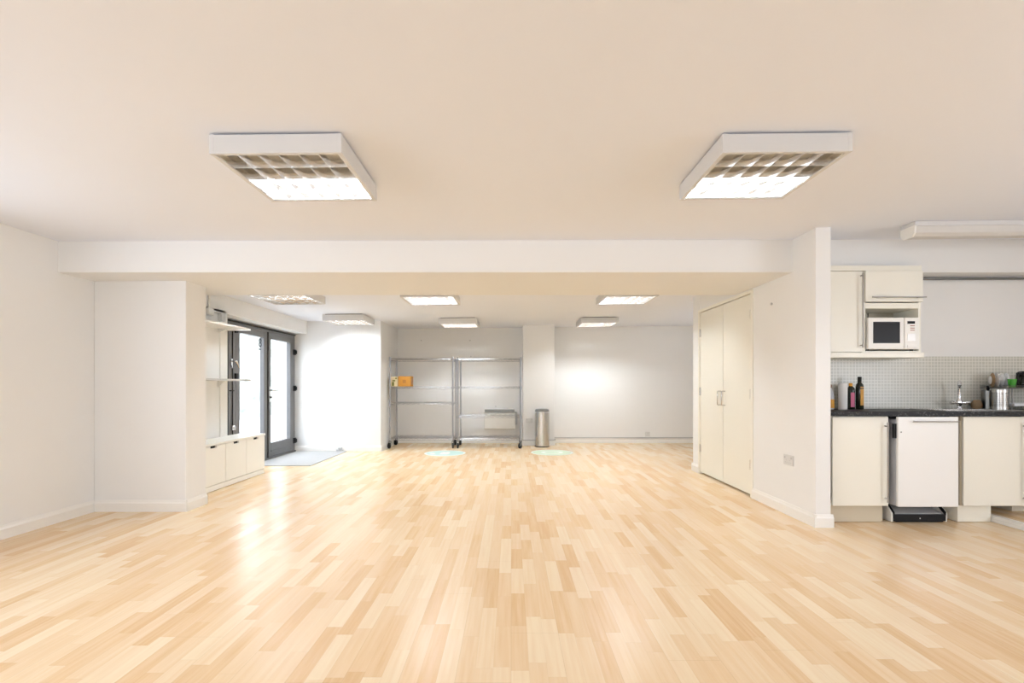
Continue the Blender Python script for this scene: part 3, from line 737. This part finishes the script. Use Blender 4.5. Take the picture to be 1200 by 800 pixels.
q.box(hx0+.006, hx1-.006, hy0+.002, hy0+.006, .74, .899); q.box(hx0+.006, hx1-.006, hy1-.006, hy1-.002, .74, .899); q.box(hx0+.006, hx1-.006, hy0+.006, hy1-.006, .74, .745)
q.build('bowl', 'steel', sk)

tp = thing('kitchen_tap', 'chrome mixer tap with two lever handles standing behind the sink', 'tap', (3.885, 4.345, .902))
tx, ty = 3.885, 4.345
MB().lathe((tx, ty, .902), [(.026, 0), (.026, .008), (.017, .014), (.016, .03), (.023, .04), (.023, .068), (.015, .08), (.013, .10)], 18).build('body', 'chrome', tp, smooth=True)
MB().tube([(tx, ty, 1.0), (tx, ty, 1.07), (tx-.008, ty-.01, 1.105), (tx-.026, ty-.032, 1.13), (tx-.05, ty-.06, 1.134), (tx-.07, ty-.084, 1.124), (tx-.076, ty-.09, 1.105)], .012, 12, [.012, .012, .0125, .013, .013, .014, .014]).build('spout', 'chrome', tp, smooth=True)
for s2 in (-1, 1):
    hd = MB().cyl((tx, ty, .955), (tx+s2*.05, ty-.005, .955), .012, seg=12); hd.lathe((tx+s2*.05, ty-.005, .955), [(.012, 0), (.017, s2*.005), (.017, s2*.025), (.009, s2*.03)], 14, 'x')
    hd.tube([(tx+s2*.062, ty-.005, .958), (tx+s2*.075, ty-.045, .972)], .005)
    hd.build('lever', 'chrome', tp, smooth=True)

# wall cabinets
wc = thing('wall_cabinet', 'cream wall cabinet with a tall door beside the partition wall', 'cabinet', (2.71, 4.3, 1.376))
b_ = MB(); b_.box(2.495, 2.515, 4.17, 4.438, 1.376, 2.050); b_.box(2.905, 2.922, 4.155, 4.438, 1.376, 2.050); b_.box(2.515, 2.905, 4.17, 4.438, 1.376, 1.394); b_.box(2.515, 2.905, 4.17, 4.438, 2.032, 2.050); b_.box(2.515, 2.905, 4.42, 4.438, 1.394, 2.032)
b_.build('carcass', 'cream', wc, .001)
dd = MB().box(2.497, 2.903, 4.15, 4.168, 1.380, 2.050).build('door', 'cream', wc, .002)
bar_handle((2.895, 4.15, 1.415), (2.895, 4.15, 2.03), (0, -.03, 0), dd, inset=.02)
mc = thing('microwave_cabinet', 'cream wall cabinet with a flap door above the open niche of the microwave', 'cabinet', (3.165, 4.3, 1.376))
b_ = MB(); b_.box(2.924, 2.938, 4.155, 4.438, 1.376, 2.050); b_.box(3.378, 3.398, 4.155, 4.438, 1.376, 2.050)
b_.box(2.938, 3.378, 4.155, 4.438, 1.742, 1.788); b_.box(2.938, 3.378, 4.17, 4.438, 2.032, 2.050); b_.box(2.938, 3.378, 4.155, 4.438, 1.376, 1.390)
b_.build('carcass', 'cream', mc, .001)
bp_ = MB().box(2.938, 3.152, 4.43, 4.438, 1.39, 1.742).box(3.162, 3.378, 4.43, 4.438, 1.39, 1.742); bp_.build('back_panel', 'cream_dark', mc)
MB().box(3.152, 3.162, 4.4385, 4.4395, 1.39, 1.742).build('back_gap', 'dark', mc)
dd = MB().box(2.927, 3.400, 4.15, 4.153, 1.795, 2.050).box(2.927, 3.400, 4.135, 4.151, 1.795, 2.050).build('flap_door', 'cream', mc, .002)
bar_handle((2.965, 4.137, 1.829), (3.405, 4.137, 1.829), (0, -.03, 0), dd, inset=.055)
tag(MB().box(2.492, 3.40, 4.145, 4.19, 2.053, 2.062).box(2.492, 3.40, 4.148, 4.205, 2.062, 2.096).build('cornice_board', 'cream', bevel=.001), 'cream cornice board along the top of the wall cabinets', 'cornice')
tag(MB().box(2.492, 3.41, 4.135, 4.438, 1.334, 1.374).build('pelmet_shelf', 'cream', bevel=.002), 'cream pelmet shelf along the underside of the wall cabinets', 'pelmet')

mw = thing('microwave', 'white microwave oven in the open cabinet niche', 'microwave', (3.155, 4.29, 1.39))
MB().box(2.946, 3.368, 4.158, 4.40, 1.403, 1.664).build('body', 'plastic_white', mw, .004)
dd = MB().box(2.944, 3.242, 4.130, 4.156, 1.402, 1.664).build('door', 'plastic_white', mw, .006)
tag(MB().box(2.985, 3.205, 4.1275, 4.1305, 1.452, 1.628).build('window', 'glass_black', dd, .001), 'black door window')
cp = MB().box(3.246, 3.368, 4.132, 4.156, 1.402, 1.664).build('control_panel', 'plastic_white', mw, .005)
tag(MB().box(3.268, 3.330, 4.1305, 4.1325, 1.612, 1.634).build('display', 'glass_black', cp), 'black display')
for i, z in enumerate((1.592, 1.574, 1.556)):
    tag(MB().box(3.292, 3.328, 4.1305, 4.1325, z, z+.006).build('button', 'red', cp), 'thin red button')
MB().box(3.268, 3.335, 4.1295, 4.1325, 1.47, 1.53).build('keypad', 'ceramic', cp, .002)
MB().box(3.268, 3.345, 4.129, 4.1325, 1.412, 1.438).build('door_button', 'plastic_white', cp, .003)
for x in (2.97, 3.34):
    for y in (4.18, 4.38): MB().cyl((x, y, 1.390), (x, y, 1.404), .012).build('foot', 'black', mw)

pp = MB().cyl((3.42, 4.425, 2.045), (XR-.01, 4.425, 2.05), .011, seg=10)  # thin dark rod along the wall just under the beam
tag(pp.build('wall_rod', 'steel_dark', smooth=True), 'thin dark rod along the top of the kitchen wall right of the cabinets', 'pipe')

# raised floor edge at the right
pf = MB().box(3.912, XR-.01, 2.3, 4.43, .001, .05)
struct('floor_platform', pf, 'floor', 'low raised wooden floor platform at the right edge', 'platform')
ns = MB().box(3.890, 3.9115, 2.3, 4.43, .001, .050); ns.box(3.885, 3.890, 2.3, 4.43, .012, .018); ns.box(3.885, 3.890, 2.3, 4.43, .030, .036); ns.box(3.885, 3.935, 2.3, 4.43, .050, .053)
struct('trim_5', ns, 'trim', 'white ribbed edging along the raised floor platform', 'edging')

# things on the worktop
Z0 = .898
sb = thing('sauce_bottle', 'white bottle with an orange label half hidden by the partition wall', 'bottle', (2.757, 4.33, Z0))
c0 = (2.757, 4.33, Z0)
MB().lathe(c0, [(.028, 0), (.030, .01), (.030, .11), (.024, .15), (.013, .18), (.011, .19)], 18).build('body', 'bottle_clear', sb, smooth=True)
MB().lathe(c0, [(.0305, .012), (.0312, .014), (.0312, .085), (.0305, .087)], 18).build('label', 'orange', sb, smooth=True)
MB().lathe(c0, [(.013, .185), (.013, .21), (.009, .215)], 14).build('cap', 'brown', sb, smooth=True)
ws = thing('wooden_spoon', 'brown wooden spoon leaning between the white bottle and the paper roll', 'spoon', (2.81, 4.40, Z0))
q = MB().tube([(2.812, 4.395, Z0), (2.806, 4.425, 1.05)], .006); q.build('handle', 'brown', ws, smooth=True)
MB().lathe((2.805, 4.422, 1.04), [(.006, 0), (.018, .02), (.022, .045), (.012, .07)], 12).build('spoon_bowl', 'brown', ws, smooth=True)
kr = thing('paper_towel_roll', 'white kitchen paper roll standing on the worktop', 'paper roll', (2.860, 4.32, Z0))
MB().lathe((2.860, 4.32, Z0), [(.035, 0), (.035, .225), (.018, .225), (.018, .002)], 26).build('paper', 'paper', kr, smooth=True)
MB().lathe((2.860, 4.32, Z0), [(.0175, .001), (.0175, .2245), (.0155, .2245), (.0155, .001)], 20).build('core', 'cardboard', kr, smooth=True)
b1 = thing('bottle', 'short dark bottle with a pink label beside the paper roll', 'bottle', (2.935, 4.33, Z0), 'dark bottles on the worktop')
c1 = (2.935, 4.33, Z0)
MB().lathe(c1, [(.030, 0), (.032, .006), (.032, .165), (.028, .185), (.014, .198), (.013, .205)], 20).build('glass_body', 'bottle', b1, smooth=True)
MB().lathe(c1, [(.0145, .200), (.0145, .225), (.012, .227)], 14).build('cap', 'orange', b1, smooth=True)
def label_arc(c, r, a0, a1, z0, z1, name, m, par):
    q = MB(); n = 10
    for i in range(n):
        a, b2 = a0+(a1-a0)*i/n, a0+(a1-a0)*(i+1)/n
        P_ = lambda an, rr: (c[0]+rr*math.cos(an), c[1]+rr*math.sin(an))
        A, B, C2, D = P_(a, r), P_(b2, r), P_(b2, r+.0008), P_(a, r+.0008)
        q.hexa([(*A, c[2]+z0), (*B, c[2]+z0), (*C2, c[2]+z0), (*D, c[2]+z0), (*A, c[2]+z1), (*B, c[2]+z1), (*C2, c[2]+z1), (*D, c[2]+z1)])
    return q.build(name, m, par)
label_arc(c1, .0322, -2.15, -1.1, .02, .145, 'label', 'pink', b1)
b2_ = thing('bottle', 'tall dark oil bottle with a yellow label beside the short dark bottle', 'bottle', (2.998, 4.31, Z0), 'dark bottles on the worktop')
c2 = (2.998, 4.31, Z0)
MB().lathe(c2, [(.028, 0), (.030, .006), (.030, .195), (.026, .215), (.015, .228), (.0135, .25)], 20).build('glass_body', 'bottle', b2_, smooth=True)
MB().lathe(c2, [(.0155, .236), (.0155, .278), (.013, .28)], 14).build('cap', 'black', b2_, smooth=True)
label_arc(c2, .0302, -1.95, -.9, .035, .175, 'label', 'yellow', b2_)
label_arc(c2, .0302, -1.95, -.9, .185, .194, 'neck_label', 'yellow', b2_)

# tap-side things
sg = MB().lathe((4.066, 4.375, .9025), [(.026, 0), (.037, .012), (.038, .04), (.03, .065), (.018, .076)], 16)
tag(sg.build('sponge', 'sponge', smooth=True), 'rounded tan scrubbing sponge behind the sink beside the tap', 'sponge')
def pot(cx, cy, r, h, label, perforated):
    t = thing('utensil_pot', label, 'utensil pot', (cx, cy, .902), 'steel utensil pots by the sink')
    MB().lathe((cx, cy, .902), [(r, 0), (r, h), (r-.003, h), (r-.003, .004)], 28).build('body', 'steel' if perforated else 'steel_dark', t, smooth=True)
    if perforated:
        q = MB()
        for j in range(9):
            for i in range(28):
                a = 2*PI*i/28 + .1; d = Vector((math.cos(a), math.sin(a), 0)); c_ = Vector((cx, cy, .902+.03+j*.0135))
                q.cyl(c_+d*(r-.001), c_+d*(r+.0006), .0036, seg=6)
        q.build('perforations', 'dark', t)
        MB().lathe((cx, cy, .902), [(r+.001, h-.006), (r+.003, h-.003), (r+.001, h)], 28).build('rim', 'chrome', t, smooth=True)
    return t
pot(4.148, 4.25, .054, .172, 'perforated steel utensil pot standing in front of the dish rack', True)
pot(4.155, 4.365, .044, .16, 'darker plain steel utensil pot behind the perforated pot', False)
br = thing('dish_brush', 'dish brush with a black handle standing in the darker steel pot', 'brush', (4.15, 4.36, .91))
MB().tube([(4.165, 4.365, .91), (4.142, 4.35, 1.02), (4.127, 4.335, 1.062)], .006).build('stem', 'steel', br, smooth=True)
MB().tube([(4.137, 4.342, 1.045), (4.126, 4.335, 1.075), (4.112, 4.325, 1.098)], .011, 10, [.007, .012, .008]).build('handle_grip', 'black', br, smooth=True)

rk = thing('dish_rack', 'two-tier steel dish rack over the drainer at the right edge', 'dish rack', (4.45, 4.3, .902))
for x in (4.225, 4.70):
    for y in (4.225, 4.40): MB().cyl((x, y, .902), (x, y, 1.085), .004, seg=8).build('post', 'steel_dark', rk)
MB().cyl((4.36, 4.40, .902), (4.36, 4.40, 1.09), .004, seg=8).build('post', 'steel_dark', rk)
u_ = MB()
for y in (4.21, 4.41): u_.cyl((4.13, y, 1.085), (4.72, y, 1.085), .005, seg=8); u_.cyl((4.13, y, 1.10), (4.72, y, 1.10), .003, seg=6)
for x in (4.13, 4.72): u_.cyl((x, 4.21, 1.085), (x, 4.41, 1.085), .005, seg=8)
for i in range(18): u_.cyl((4.15+i*.032, 4.21, 1.083), (4.15+i*.032, 4.41, 1.083), .0025, seg=5)
u_.box(4.13, 4.72, 4.212, 4.408, 1.076, 1.080)
u_.build('upper_shelf', 'steel_dark', rk)
MB().box(4.215, 4.71, 4.20, 4.41, .930, .936).box(4.215, 4.71, 4.195, 4.205, .930, .952).box(4.215, 4.71, 4.405, 4.413, .930, .952).box(4.215, 4.22, 4.2, 4.41, .93, .952).build('lower_tray', 'ceramic', rk, .002)
for i, x in enumerate((4.165, 4.205, 4.245, 4.285)):
    lab = ('leftmost tan plate standing upright on the dish rack', 'second upright plate from the left on the dish rack', 'third upright plate from the left on the dish rack', 'upright plate on the dish rack nearest the green cup')[i]
    pl = thing('plate', lab, 'plate', (x, 4.345, 1.087), 'plates standing in the dish rack')
    R = .063
    MB().lathe((x, 4.345, 1.087+R), [(R*.55, -.004), (R*.6, -.006), (R, .006), (R*.995, .009), (R*.6, -.002), (R*.3, -.001)], 30, 'x').build('dish', 'ceramic' if i else 'sponge', pl, smooth=True)
    MB().lathe((x, 4.345, 1.087+R), [(R*.5, -.010), (R*.55, -.010), (R*.55, -.004), (R*.5, -.004)], 24, 'x').build('foot_ring', 'ceramic', pl, smooth=True)
    pl.rotation_euler = (0, 0, -.5)
gc = thing('cup', 'bright green plastic cup on the dish rack upper shelf', 'cup', (4.235, 4.235, 1.087))
MB().lathe((4.235, 4.235, 1.087), [(.022, 0), (.030, .07), (.0285, .07), (.021, .004)], 20).build('body', 'green', gc, smooth=True)
MB().tube([(4.235-.024, 4.235-.008, 1.15), (4.235-.042, 4.235-.012, 1.14), (4.235-.042, 4.235-.012, 1.115), (4.235-.022, 4.235-.008, 1.105)], .004).build('handle', 'green', gc, smooth=True)
kt = thing('coffee_jug', 'black coffee jug with a looped handle on the dish rack upper shelf', 'jug', (4.38, 4.29, 1.087))
MB().lathe((4.388, 4.29, 1.087), [(.05, 0), (.058, .01), (.060, .04), (.045, .075), (.040, .09)], 26).build('body', 'bottle', kt, smooth=True)
MB().lathe((4.388, 4.29, 1.087), [(.043, .088), (.046, .095), (.046, .125), (.030, .138), (.012, .14)], 26).build('collar', 'black', kt, smooth=True)
MB().tube([(4.35, 4.27, 1.205), (4.312, 4.255, 1.205), (4.294, 4.25, 1.175), (4.294, 4.25, 1.13), (4.316, 4.26, 1.10)], .009, 10).build('handle', 'black', kt, smooth=True)

# ------------------------------------------------------------------ light
w = bpy.data.worlds.new('daylight'); S.world = w; w.use_nodes = True
bg = w.node_tree.nodes['Background']; bg.inputs['Color'].default_value = (.905, .965, 1.06, 1); bg.inputs['Strength'].default_value = 7.6
def portal(name, loc, rot, sx, sy):
    l = bpy.data.lights.new(name, 'AREA'); l.shape = 'RECTANGLE'; l.size = sx; l.size_y = sy
    l.cycles.is_portal = True
    o = bpy.data.objects.new(name, l); COL.objects.link(o); o.location = loc; o.rotation_euler = rot
portal('entrance_daylight', (-3.72, 7.38, 1.0), (0, -PI/2, 0), 1.95, 2.05)
portal('window_daylight', (4.31, 7.9, 1.55), (0, PI/2, 0), .7, .8)  # portal of the added opening behind the closet
portal('window_daylight', (XR+.11, .4, 1.3), (0, PI/2, 0), 1.4, 2.8)  # portal of the added opening in the right wall
for a, b_ in RWIN: portal('window_daylight', ((a+b_)/2, YR-.12, (RZ0+RZ1)/2), (PI/2, 0, 0), b_-a, RZ1-RZ0)  # portals of the added rear fill openings
for a, b_ in LWIN: portal('window_daylight', (XL-.14, (a+b_)/2, (WZ0+WZ1)/2), (0, -PI/2, 0), WZ1-WZ0, b_-a)

# ------------------------------------------------------------------ camera
cam = bpy.data.cameras.new('camera'); co = bpy.data.objects.new('camera', cam); COL.objects.link(co)
co.location = (0, 0, 1.1); co.rotation_euler = (PI/2, 0, 0)
cam.sensor_width = 36; cam.lens = 587/1200*36
cam.shift_x = 1/1200; cam.shift_y = 52/1200
cam.clip_start = .05
S.camera = co
S.view_settings.view_transform = 'Standard'; S.view_settings.look = 'None'
S.view_settings.exposure = .07; S.view_settings.gamma = 1; S.view_settings.use_curve_mapping = False
cy = S.cycles
cy.use_denoising = True
try: cy.denoiser = 'OPENIMAGEDENOISE'
except Exception: pass
cy.max_bounces = 10; cy.diffuse_bounces = 6; cy.glossy_bounces = 4; cy.transparent_max_bounces = 8
cy.sample_clamp_indirect = 6; cy.blur_glossy = .5
cy.caustics_reflective = False; cy.caustics_refractive = False
